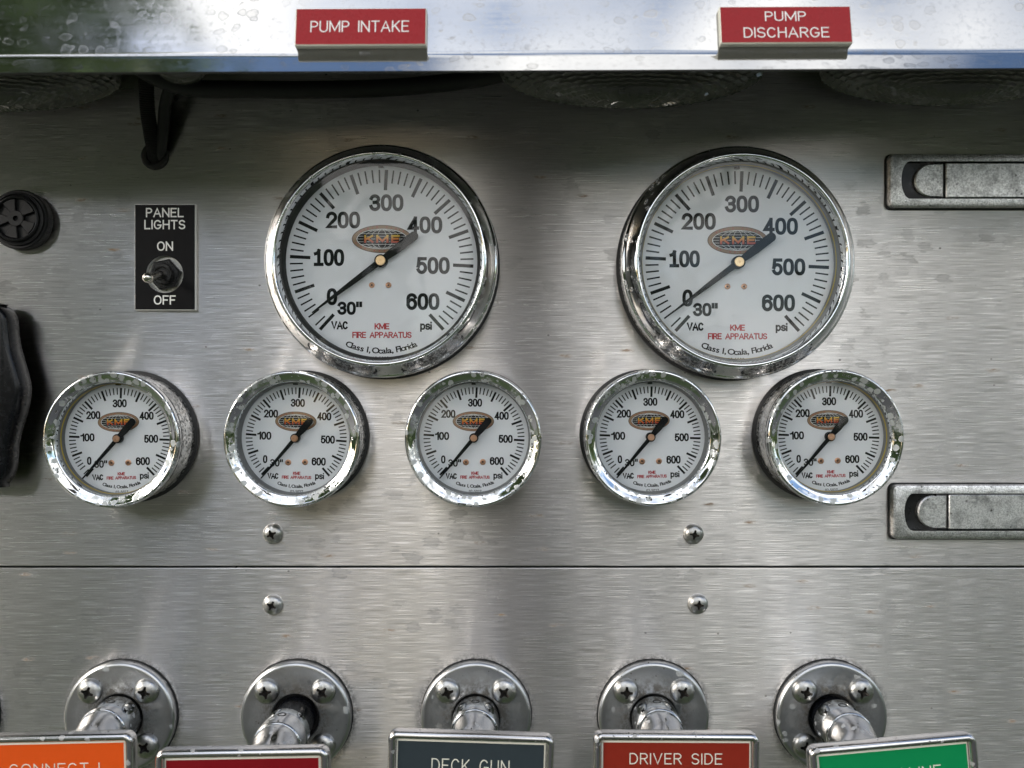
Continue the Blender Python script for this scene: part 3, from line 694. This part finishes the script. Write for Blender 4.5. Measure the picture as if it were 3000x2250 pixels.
for u, v, a, lab in ((799, 1564, -25, 'dome head screw above the panel seam, below the small gauge over the dark red tag'), (2032, 1565, 12, 'dome head screw above the panel seam, between the two right-hand small gauges'),
                     (799, 1772, 25, 'dome head screw below the panel seam, above the dark red tag handle'), (2045, 1770, 5, 'dome head screw below the panel seam, above the DRIVER SIDE handle')):
    x, z = at(u, v, 1)
    r = add('panel_screw', None, loc=P(x, z, 0), label=lab, cat='screw', group='panel screws')
    add('washer', WASH, r); screw_obj(0, 0, .75, a, r).name = 'head'

# ------------------------------------------------------------------ pull handle flanges and handles
random.seed(4)
def flange(x, z, rots, label):
    f = add('rod_flange', None, loc=P(x, z, 0), label=label, cat='flange', group='round rod flanges')
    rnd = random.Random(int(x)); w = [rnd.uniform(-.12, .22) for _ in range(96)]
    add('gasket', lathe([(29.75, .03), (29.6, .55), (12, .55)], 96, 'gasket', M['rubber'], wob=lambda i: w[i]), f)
    add('plate', cached('fl', lambda: lathe([(28.9, .5), (29.3, 1.0), (29.3, 4.2), (29.0, 5.0), (28.3, 5.6), (27.5, 5.8), (26.6, 5.75), (13.4, 5.6), (12.7, 5.2), (12.5, 4.4), (12.5, .6)], 112, 'plate', M['chrome_plate'], 50)), f)
    add('bore', cached('bore', lambda: lathe([(12.6, 1.2), (0, 1.2)], 40, 'bore', M['dark'])), f)
    for (sx, sz), a in zip(((-1, 1), (1, 1), (1, -1), (-1, -1)), rots): screw_obj(sx * 14.9, sz * 14.5, 5.55, a, f, 1.27)
FX = [-208.3, -114.8, -19.1, 75.2, 169.7]; FZ = -176.9
fl_lab = ['chrome flange behind the orange tag handle', 'chrome flange behind the dark red tag handle', 'chrome flange behind the DECK GUN tag handle', 'chrome flange behind the DRIVER SIDE tag handle', 'grimy chrome flange behind the green tag handle']
rots = [(20, 12, 35, 0), (-12, 38, 10, 20), (-20, 40, 0, 0), (2, 30, 0, 0), (15, 22, 10, 5)]
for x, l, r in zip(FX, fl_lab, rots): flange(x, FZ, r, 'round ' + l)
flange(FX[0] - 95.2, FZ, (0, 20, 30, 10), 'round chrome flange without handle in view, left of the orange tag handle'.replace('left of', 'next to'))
def superell(a, b, e, n=48):
    return [(a * math.copysign(abs(math.cos(2 * math.pi * i / n)) ** e, math.cos(2 * math.pi * i / n)), b * math.copysign(abs(math.sin(2 * math.pi * i / n)) ** e, math.sin(2 * math.pi * i / n))) for i in range(n)]
def neck_mesh():
    bm = bmesh.new(); rings = []
    for d, a, b, e in ((24.2, 11.4, 11.4, 1), (25, 11.6, 11.6, 1), (29, 11.2, 11.0, 1.0), (34, 10.6, 9.0, 1.25), (40, 12.2, 6.6, 1.1), (46, 18, 6.0, .8), (51, 25, 7.0, .6), (54, 29, 8.5, .5)):
        rings.append([bm.verts.new(P(x, z, d)) for x, z in superell(a, b, e)])
    n = 48
    for u, v in zip(rings, rings[1:]):
        for i in range(n): bm.faces.new((u[i], u[(i + 1) % n], v[(i + 1) % n], v[i]))
    bm.faces.new(rings[0][::-1]); bm.faces.new(rings[-1])
    return to_mesh(bm, 'neck', M['chrome_rod'], 45)
def frame_mesh(w, h):
    o = rrect(w, h, 4.2, 6); out = []
    bm = bmesh.new(); rings = []
    # outer wall, rounded rim, inner wall, floor
    inner = lambda ins: [(math.copysign(max(0, abs(x) - ins), x), math.copysign(max(0, abs(z) - ins), z)) for x, z in o]
    wi, hi = w - 8.4, h - 8.4
    def ring(ins, d): return [bm.verts.new(P(x, z, d)) for x, z in rrect(w - 2 * ins, h - 2 * ins, max(.5, 4.2 - ins * .95), 6)]
    for ins, d in ((1.4, 53), (.5, 53.6), (0, 55), (0, 58.2), (.35, 59.5), (1.1, 60.2), (2.0, 60.4), (2.9, 60.1), (3.5, 59.2), (3.6, 57.2)): rings.append(ring(ins, d))
    n = len(rings[0])
    for u, v in zip(rings, rings[1:]):
        for i in range(n): bm.faces.new((u[i], u[(i + 1) % n], v[(i + 1) % n], v[i]))
    bm.faces.new(rings[0][::-1]); bm.faces.new(rings[-1])
    return to_mesh(bm, 'tag_frame', M['chrome_tag'], 50)
TW, TH = 77.5, 33.0
def handle(x, z, pull, roll, colour, texts, label, fx=0, swing=0.0):
    off = P(x - fx, z - FZ, 0)
    h = add('pull_handle', None, loc=P(fx, FZ, pull), rot=(0, 0, swing), label=label, cat='handle', group='tagged pull handles')
    add('rod', cached('rod%d' % pull, lambda: lathe([(10.6, 1.5 - pull), (10.6, 12), (10.4, 12.4)], 40, 'rod', M['gloss' if pull else 'chrome_rod'])), h)
    col = add('collar', cached('collar', lambda: lathe([(10.3, 6.1), (11.7, 6.2), (12.2, 6.8), (12.2, 23.4), (11.8, 24.2), (11.2, 24.5), (9, 24.5)], 56, 'collar', M['chrome_rod'])), h)
    sc = add('set_screw', cached('setscrew', lambda: lathe([(2.3, 11.3), (2.3, 12.25), (1.9, 12.45), (1.5, 12.2), (1.4, 11.4), (0, 11.4)], 24, 'set_screw', M['set'])), col, loc=P(0, 0, 14.5), rot=(R(-90), 0, 0))
    add('neck', cached('neck', neck_mesh), h, rot=(0, -R(roll), 0))
    fr = add('tag_frame', cached('tagframe', lambda: frame_mesh(TW, TH)), h, loc=off, rot=(0, -R(roll), 0))
    pl = add('tag_plate', cached('tp' + colour, lambda: prism(rrect(TW - 7.8, TH - 7.8, .6, 2), [(57.3, 0), (58.0, 0), (58.45, .75)], 'tag_plate', [M[colour], M['cream']], 20, side_mat=1)), h, loc=off, rot=(0, -R(roll), 0))
    if texts:
        for s, cx, cz, w, hh in texts:
            add('lettering', letter_mesh([dict(text=s, cx=cx, cz=cz, W_=w, H_=hh, t=.5, d=58.5, ridge=.1, gap=.26)], 'tag_lettering', M['cream']), pl)
    return h
ZC = -162.7 - TH / 2
handle(-215.0, ZC - .6, 0, 1.2, 't_orange', [('CONNECT', -1, .3, 37, 5.0), ('I', 22.5, .3, .62, 5.0)], 'chrome pull handle with an orange tag', FX[0])
handle(-120.2, ZC, 17, 1.0, 't_dark', [], 'chrome pull handle with a blank-looking dark red tag, pulled out on its black rod', FX[1])
handle(-19.4, ZC, 0, -1.8, 't_slate', [('DECK GUN', 0, .9, 36.4, 6.4)], 'chrome pull handle with a slate grey tag reading DECK GUN', FX[2])
handle(76.6, ZC, 0, -.3, 't_brick', [('DRIVER SIDE', -.2, 4.35, 43.2, 5.2)], 'chrome pull handle with a brick red tag reading DRIVER SIDE', FX[3])
handle(176.2, ZC - 1.2, 5, 5.1, 't_green', [('CH', -1.3, .6, 10.0, 5.4), ('LINE', 14.2, .6, 14.6, 5.4)], 'chrome pull handle with a green tag, tilted up at one end', FX[4])

# ------------------------------------------------------------------ paddle latches
def latch(u0, v0, v1, label):
    x0, zt = at(u0, v0, 4.6); zb = at(u0, v1, 4.6)[1]; hh = zt - zb; w = 112.0; x0 += 1.0
    la = add('paddle_latch', None, loc=P(x0, (zt + zb) / 2, 0), label=label, cat='latch', group='flush paddle latches')
    add('gasket', prism(rrect(w + 1.6, hh + 1.8, 3.4, 5, w / 2, -.1), [(.02, 0), (.8, .2)], 'gasket', M['rubber']), la)
    body = prism(rrect(w, hh, 2.9, 6, w / 2), [(.6, 0), (3.6, .1), (4.4, .5), (4.7, 1.2)], 'body', [M['zinc'], M['zinc']])
    sh = 19.8; xs = 6.2; pts = [(x0_, z_) for x0_, z_ in ((w - 6, -sh / 2), (w - 6, sh / 2), (xs + 4.6, sh / 2))]
    pts += [(xs + 4.6 - 4.6 * math.cos(R(a)), sh / 2 * math.sin(R(a))) for a in range(78, -79, -12)] + [(xs + 4.6, -sh / 2)]
    cut = prism(pts[::-1], [(.9, 0), (8, -.05)], 'cut', [M['recess']])
    add('frame', boolean(body, cut, 'frame'), la)
    # scooped finger recess: floor curving up towards the finger pad, its shade painted dark
    bm = bmesh.new(); cols = []
    for i in range(9):
        t = i / 8; x = xs + .3 + t * 17; dep = 1.0 + 2.6 * (t ** 2)
        cols.append([bm.verts.new(P(x, sh / 2 * .97 * k / 4 * min(1, .75 + t * 2), dep + .5 * (abs(k) / 4) ** 3)) for k in range(-4, 5)])
    for a, b in zip(cols, cols[1:]):
        for k in range(8): bm.faces.new((a[k], b[k], b[k + 1], a[k + 1]))
    add('finger_recess', to_mesh(bm, 'finger_recess', M['recess'], 60), la)
    ph = sh / 2 - .55
    pad = [(29.3, -ph), (29.3, ph), (21.5, ph * .98)] + [(22 - 8.6 * math.cos(R(a)), ph * .95 * math.sin(R(a))) for a in range(75, -76, -15)] + [(21.5, -ph * .98)]
    add('finger_pad', prism(pad[::-1], [(1.5, 0), (3.4, .2), (4.0, .9)], 'finger_pad', M['zinc']), la)
    add('paddle', prism(rrect(w - 36.5, ph * 2, .5, 2, 30.0 + (w - 36.5) / 2), [(1.2, 0), (3.9, .1), (4.3, .6)], 'paddle', M['zinc']), la)
latch(2601, 449, 606, 'cast metal paddle latch with black specks, above the other latch')
latch(2610, 1421, 1580, 'cast metal paddle latch near the panel seam, below the other latch')

# ------------------------------------------------------------------ toggle switch plate
x0, z0 = at(394, 598, 2.2); x1, z1 = at(573.5, 909, 2.2)
pw, ph = x1 - x0, z0 - z1; px, pz = (x0 + x1) / 2, (z0 + z1) / 2
tp = add('switch_plate', None, loc=P(px, pz, 0), label='black engraved plate reading PANEL LIGHTS ON OFF around a toggle switch', cat='switch plate')
hx, hz = at(483, 804, 2.2); hx -= px; hz -= pz
plate = prism(rrect(pw, ph, .4, 2), [(.05, 0), (1.9, 0), (2.4, .4)], 'plate', [M['s_black'], M['white']], 20, side_mat=1)
cut = prism([(hx + 9.9 * math.cos(R(a)), hz + 9.9 * math.sin(R(a))) for a in range(0, 360, 6)], [(-1, 0), (4, 0)], 'cut', [M['white']])
add('plate', boolean(plate, cut, 'plate'), tp)
k = FPX / (DIST - 2.4); sc_ = .211
def tl(s, a, b, c, e):
    return dict(text=s, cx=(370 + (a + b) / 2 * sc_ - 1500) / k - px, cz=-(580 + (c + e) / 2 * sc_ - 1125) / k - pz, W_=(b - a) * sc_ / k, H_=(e - c) * sc_ / k, t=.72, d=2.42, ridge=.1, gap=.24)
for q_ in (('PANEL', 272, 797, 138, 268), ('LIGHTS', 250, 820, 305, 435), ('ON', 427, 650, 604, 734), ('OFF', 382, 687, 1352, 1481)):
    add('lettering', letter_mesh([tl(*q_)], 'plate_lettering', M['white']), tp)
tg = add('toggle_switch', None, loc=P(px + hx, pz + hz, 0), label='toggle switch with nickel lever set to OFF', cat='switch')
add('washer', lathe([(9.7, .05), (9.7, .5), (5, .5)], 48, 'washer', M['screw']), tg)
hexp = [(8.6 * math.cos(R(a + 12)), 8.6 * math.sin(R(a + 12))) for a in range(0, 360, 60)]
add('hex_nut', prism(hexp, [(.5, 0), (2.9, 0), (3.5, .7)], 'hex_nut', M['nut'], 20), tg)
add('bushing', lathe([(5.6, 3.0), (5.6, 6.2), (5.2, 6.8), (3.7, 6.8), (3.2, 5.6), (0, 5.6)], 36, 'bushing', M['nut']), tg)
lever = tube([(0, -4.5, 0), (-.1, -9, -1.0), (-.25, -14, -2.3), (-.4, -19, -3.6), (-.45, -21.5, -4.3)], 2.0, 'lever_rod', M['lever'], 18, 6)
lv = add('lever', lever, tg)
bm = bmesh.new(); bmesh.ops.create_uvsphere(bm, u_segments=24, v_segments=14, radius=2.75 * MM, matrix=Matrix.Translation((-.00045, -.0215, -.0043)) @ Matrix.Diagonal((1, 1.15, 1, 1)))
add('lever_tip', to_mesh(bm, 'lever_tip', M['lever'], 60), lv)

# ------------------------------------------------------------------ black alarm buzzer (upper left)
x, z = at(70, 648, 1)
bz = add('alarm_buzzer', None, loc=P(x, z, 0), label='round black plastic buzzer with a knurled rim and slotted face', cat='buzzer')
bm = bmesh.new(); N = 180; rr = []
for r, d in ((15.2, .1), (15.6, .8), (15.6, 5.6), (15.0, 6.4)):
    rr.append([bm.verts.new(P((r + (.28 if i % 2 else 0)) * math.cos(2 * math.pi * i / N), (r + (.28 if i % 2 else 0)) * math.sin(2 * math.pi * i / N), d)) for i in range(N)])
for a, b in zip(rr, rr[1:]):
    for i in range(N): bm.faces.new((a[i], a[(i + 1) % N], b[(i + 1) % N], b[i]))
bm.faces.new(rr[-1])
add('knurled_rim', to_mesh(bm, 'knurled_rim', M['plastic'], 20), bz)
add('face_ring', lathe([(14.3, 6.2), (14.0, 7.6), (13.1, 7.9), (12.7, 7.2), (12.3, 7.4), (12.0, 8.6), (11.3, 9.0), (10.7, 8.6), (10.5, 6.9), (0, 6.9)], 72, 'face_ring', M['plastic']), bz)
for kk in range(5):
    a0 = R(72 * kk + 20); pts = [(r_ * math.cos(a0 + R(s)), r_ * math.sin(a0 + R(s))) for r_, s in [(10.4, s) for s in range(0, 41, 8)] + [(3.6, s) for s in range(40, -1, -10)]]
    add('spoke', prism(pts, [(6.8, 0), (8.2, 0), (8.6, .3)], 'spoke', M['plastic']), bz)
add('centre_boss', lathe([(4.2, 6.8), (4.2, 8.5), (3.9, 8.8), (1.4, 8.8), (1.3, 7), (0, 7)], 36, 'centre_boss', M['plastic']), bz)

# ------------------------------------------------------------------ black lobed hand knob (left edge)
half = [(0, 893), (22, 898), (42, 910), (54, 930), (57, 952), (60, 985), (66, 1020), (76, 1055), (86, 1090), (93, 1120), (95, 1142), (92, 1175), (84, 1210), (73, 1245), (65, 1275), (59, 1305), (57, 1335), (55, 1362), (46, 1392), (30, 1414), (0, 1429)]
kx, kz = at(-150, 1160, 7)
out_r = [(at(u, v, 7)[0] - kx, at(u, v, 7)[1] - kz) for u, v in half]
outline = out_r + [(-p[0], p[1]) for p in out_r[::-1]]
kn = add('lobed_knob', None, loc=P(kx, kz, 0), label='large glossy black lobed hand knob next to the first small gauge, below the buzzer', cat='knob')
add('spindle', lathe([(20, .1), (20, 9.5)], 48, 'spindle', M['gloss']), kn)
# resample the outline smoothly
def smooth_closed(p, n):
    m = len(p); o = []
    for i in range(m):
        p0, p1, p2, p3 = [Vector(p[(i + j) % m]) for j in (-1, 0, 1, 2)]
        for k_ in range(n):
            t = k_ / n; o.append(tuple(.5 * ((2 * p1) + (p2 - p0) * t + (2 * p0 - 5 * p1 + 4 * p2 - p3) * t * t + (3 * p1 - p0 - 3 * p2 + p3) * t ** 3)))
    return o
sm = smooth_closed(outline[::-1], 3)
add('grip', prism(sm, [(6.5, .8), (7.5, 0), (15.5, .6), (17.0, 1.4), (18.0, 3.0)], 'grip', M['gloss'], 50), kn)
add('raised_ring', lathe([(33.5, 17.5), (33, 19.6), (31.8, 20.8), (30.2, 21), (29.2, 20), (28.8, 18.4)], 80, 'raised_ring', M['gloss']), kn)
add('window', lathe([(28.9, 18.6), (20, 19.6), (0, 20)], 64, 'window', M['wheel_glass']), kn)

# ------------------------------------------------------------------ panel lamps, cables under the hood
def lens_mesh(rx, ry, hz):
    bm = bmesh.new(); rings = []; NR, NS = 30, 72
    for i in range(NR + 1):
        a = R(90) * i / NR; rg = math.sin(a); zz = -math.cos(a)
        rid = (.9 if i % 2 else -.9) * (1 if i < NR - 3 else 0)
        rings.append([bm.verts.new(((rx + rid) * rg * math.cos(2 * math.pi * k / NS) * MM, (ry + rid) * rg * math.sin(2 * math.pi * k / NS) * MM, (hz * zz - rid * (1 - rg) + (.45 if k % 2 else -.45) * rg) * MM)) for k in range(NS)])
    for a, b in zip(rings, rings[1:]):
        for k in range(NS): bm.faces.new((a[k], a[(k + 1) % NS], b[(k + 1) % NS], b[k]))
    bm.faces.new(rings[-1])
    return to_mesh(bm, 'lens', M['lens'], 12)
for u, v, lab in ((-60, 325, 'oval ridged clear lamp near the black buzzer, under the hood'), (1855, 315, 'oval ridged clear lamp above the gap between the large gauges, under the hood'), (2810, 307, 'oval ridged clear lamp above the upper paddle latch, under the hood')):
    sl = (1125 - v) / FPX; zc = sl * 418 + math.sqrt(16 ** 2 + (sl * 29) ** 2); xc = (u - 1500) * 412 / FPX
    lm = add('panel_lamp', None, loc=P(xc, zc, 32), label=lab, cat='lamp', group='lamps under the hood')
    add('lens', cached('lens', lambda: lens_mesh(66, 29, 16)), lm)
    add('housing', cached('lamph', lambda: lathe([(60, 0), (60, 9), (0, 9)], 64, 'housing', M['housing'])), lm, rot=(R(-90), 0, 0)).scale = (1, 1, .42)
xb, zb = at(530, 200, 30)
lm = add('indicator_lamp', None, loc=P(xb, zb, 30), label='small round lamp tucked behind the black cables under the hood', cat='lamp')
bm = bmesh.new(); bmesh.ops.create_uvsphere(bm, u_segments=32, v_segments=16, radius=1, matrix=Matrix.Diagonal((.0125, .010, .0075, 1)))
add('lens', to_mesh(bm, 'small_lens', M['lens'], 60), lm)
add('base', lathe([(8, -2), (8, 14), (0, 14)], 40, 'base', M['housing']), lm, rot=(R(-90), 0, 0))
def cable(name, pts, rad, mat, label, ridge=0.0, sub=10):
    w = [(at(u, v, d)[0], -d, at(u, v, d)[1]) for u, v, d in pts]
    return add(name, tube(w, rad, name, M[mat], 14, sub, ridge), label=label, cat='cable')
cable('cable_loom', [(395, 190, 30), (470, 232, 26), (560, 258, 22), (700, 262, 20), (900, 263, 20), (1120, 258, 20), (1330, 240, 20), (1480, 214, 22), (1600, 180, 26)], 4.4, 'rubber', 'thick black cable loom sagging along under the hood')
cable('braided_cable', [(420, 165, 24), (428, 240, 20), (432, 320, 15), (442, 390, 10), (452, 440, 5), (455, 462, 1)], 3.7, 'braid', 'black braided cable running down into the rubber grommet', .06, 24)
cable('smooth_cable', [(540, 215, 24), (498, 262, 20), (482, 320, 14), (477, 390, 9), (468, 440, 5), (458, 462, 1)], 3.0, 'rubber', 'smooth black cable beside the braided one, entering the grommet')
x, z = at(453, 457, 1)
gm = add('rubber_grommet', lathe([(7.4, .05), (7.3, 1.3), (6.6, 2.1), (5.0, 2.4), (4.2, 2.0), (3.9, .8), (0, .8)], 40, 'rubber_grommet', M['rubber']), loc=P(x, z, 0), label='black rubber grommet where two cables enter the steel panel', cat='grommet')

# ------------------------------------------------------------------ what the chrome reflects: trees on the lawn, plus an added dark post
def tree(x, y, h, cr, cz, n, seed, label, lean=(0, 0), leaf=.16):
    rnd = random.Random(seed); root = add('tree', None, loc=(x, y, -1.4 + y * math.tan(R(SLOPE))), label=label, cat='tree', group='trees on the lawn')
    tm = tube([(0, 0, 0), (60, 20, h * 300), (lean[0] * 500, lean[1] * 500, h * 600), (lean[0] * 1000, lean[1] * 1000, h * 900)], 190, 'trunk', M['bark'], 10, 5)
    add('trunk', tm, root)
    vs, fs = [], []
    cl = [(rnd.gauss(0, .5) * cr + lean[0], rnd.gauss(0, .5) * cr + lean[1], cz + rnd.gauss(0, .42) * cr) for _ in range(46)]
    for i in range(n):
        c = rnd.choice(cl); s = cr * .2
        p = Vector((c[0] + rnd.gauss(0, s), c[1] + rnd.gauss(0, s), c[2] + rnd.gauss(0, s * .8)))
        a = Vector((rnd.gauss(0, 1), rnd.gauss(0, 1), rnd.gauss(0, 1))).normalized(); b = a.orthogonal().normalized(); c2 = a.cross(b); L = leaf * rnd.uniform(.6, 1.3); k_ = len(vs)
        vs += [p - b * L, p + c2 * L * .5, p + b * L, p - c2 * L * .5]; fs.append((k_, k_ + 1, k_ + 2, k_ + 3))
    me = bpy.data.meshes.new('crown'); me.from_pydata([tuple(v) for v in vs], [], fs); me.materials.append(M['leaf'])
    add('crown', me, root)
tree(-8.6, -10.0, 10, 3.0, 9.8, 9000, 1, 'tall loose-crowned tree reflected in the hood', leaf=.30)
tree(-5.6, -1.6, 9, 2.3, 8.6, 6000, 2, 'leafy tree whose crown leans towards the hood', lean=(1.0, .6), leaf=.18)
tree(-16, -17, 8, 3.4, 5.0, 5000, 3, 'broad tree at the edge of the lawn', leaf=.3)
tree(11, -19, 7, 3.4, 4.4, 5000, 4, 'round tree across the lawn', leaf=.3)
tree(20, -12, 8, 3.6, 5.0, 5000, 5, 'wide tree at the side of the lawn', leaf=.3)
tree(-5.6, -13.5, 6, 2.6, 4.4, 6000, 8, 'low bushy tree on the lawn, below the loose-crowned one', leaf=.26)
tree(2.5, -26, 8, 3.6, 4.6, 5000, 6, 'distant low tree on the lawn', leaf=.34)
pp = add('dark_band_post', prism(rrect(.40 / MM, .40 / MM, 40, 4), [(-10, 0), (10, 0)], 'tmp', M['band_post']), label='added dark post out of view, reflected as a dark band in the steel', cat='post')
bm = bmesh.new(); bmesh.ops.create_cone(bm, segments=20, radius1=.40, radius2=.36, depth=6.6, cap_ends=True, matrix=Matrix.Translation((0, 0, 3.3)))
pp.data = to_mesh(bm, 'dark_band_post', M['band_post'], 40); pp.location = (.07, -6.0, -2.05)  # added out of view so its reflection darkens a band of the steel
rnd = random.Random(9); vs, fs = [], []
for i in range(26000):
    a = rnd.uniform(-1.75, 1.75); rr_ = rnd.uniform(40, 46); hh = 4.2 + 1.6 * math.sin(a * 9) + 1.1 * math.sin(a * 23 + 1)
    p = Vector((rr_ * math.sin(a), -rr_ * math.cos(a), -1.4 - rr_ * math.cos(a) * math.tan(R(SLOPE)) + hh * rnd.random() ** .7)); q = Vector((rnd.gauss(0, 1), rnd.gauss(0, 1), rnd.gauss(0, 1))).normalized(); b = q.orthogonal().normalized(); c2 = q.cross(b); L = rnd.uniform(.35, .8); k_ = len(vs)
    vs += [p - b * L, p + c2 * L * .6, p + b * L, p - c2 * L * .6]; fs.append((k_, k_ + 1, k_ + 2, k_ + 3))
me = bpy.data.meshes.new('far_woods'); me.from_pydata([tuple(v) for v in vs], [], fs); me.materials.append(M['leaf'])
add('far_woods', me, kind='stuff', label='dark far-off line of woods beyond the lawn')
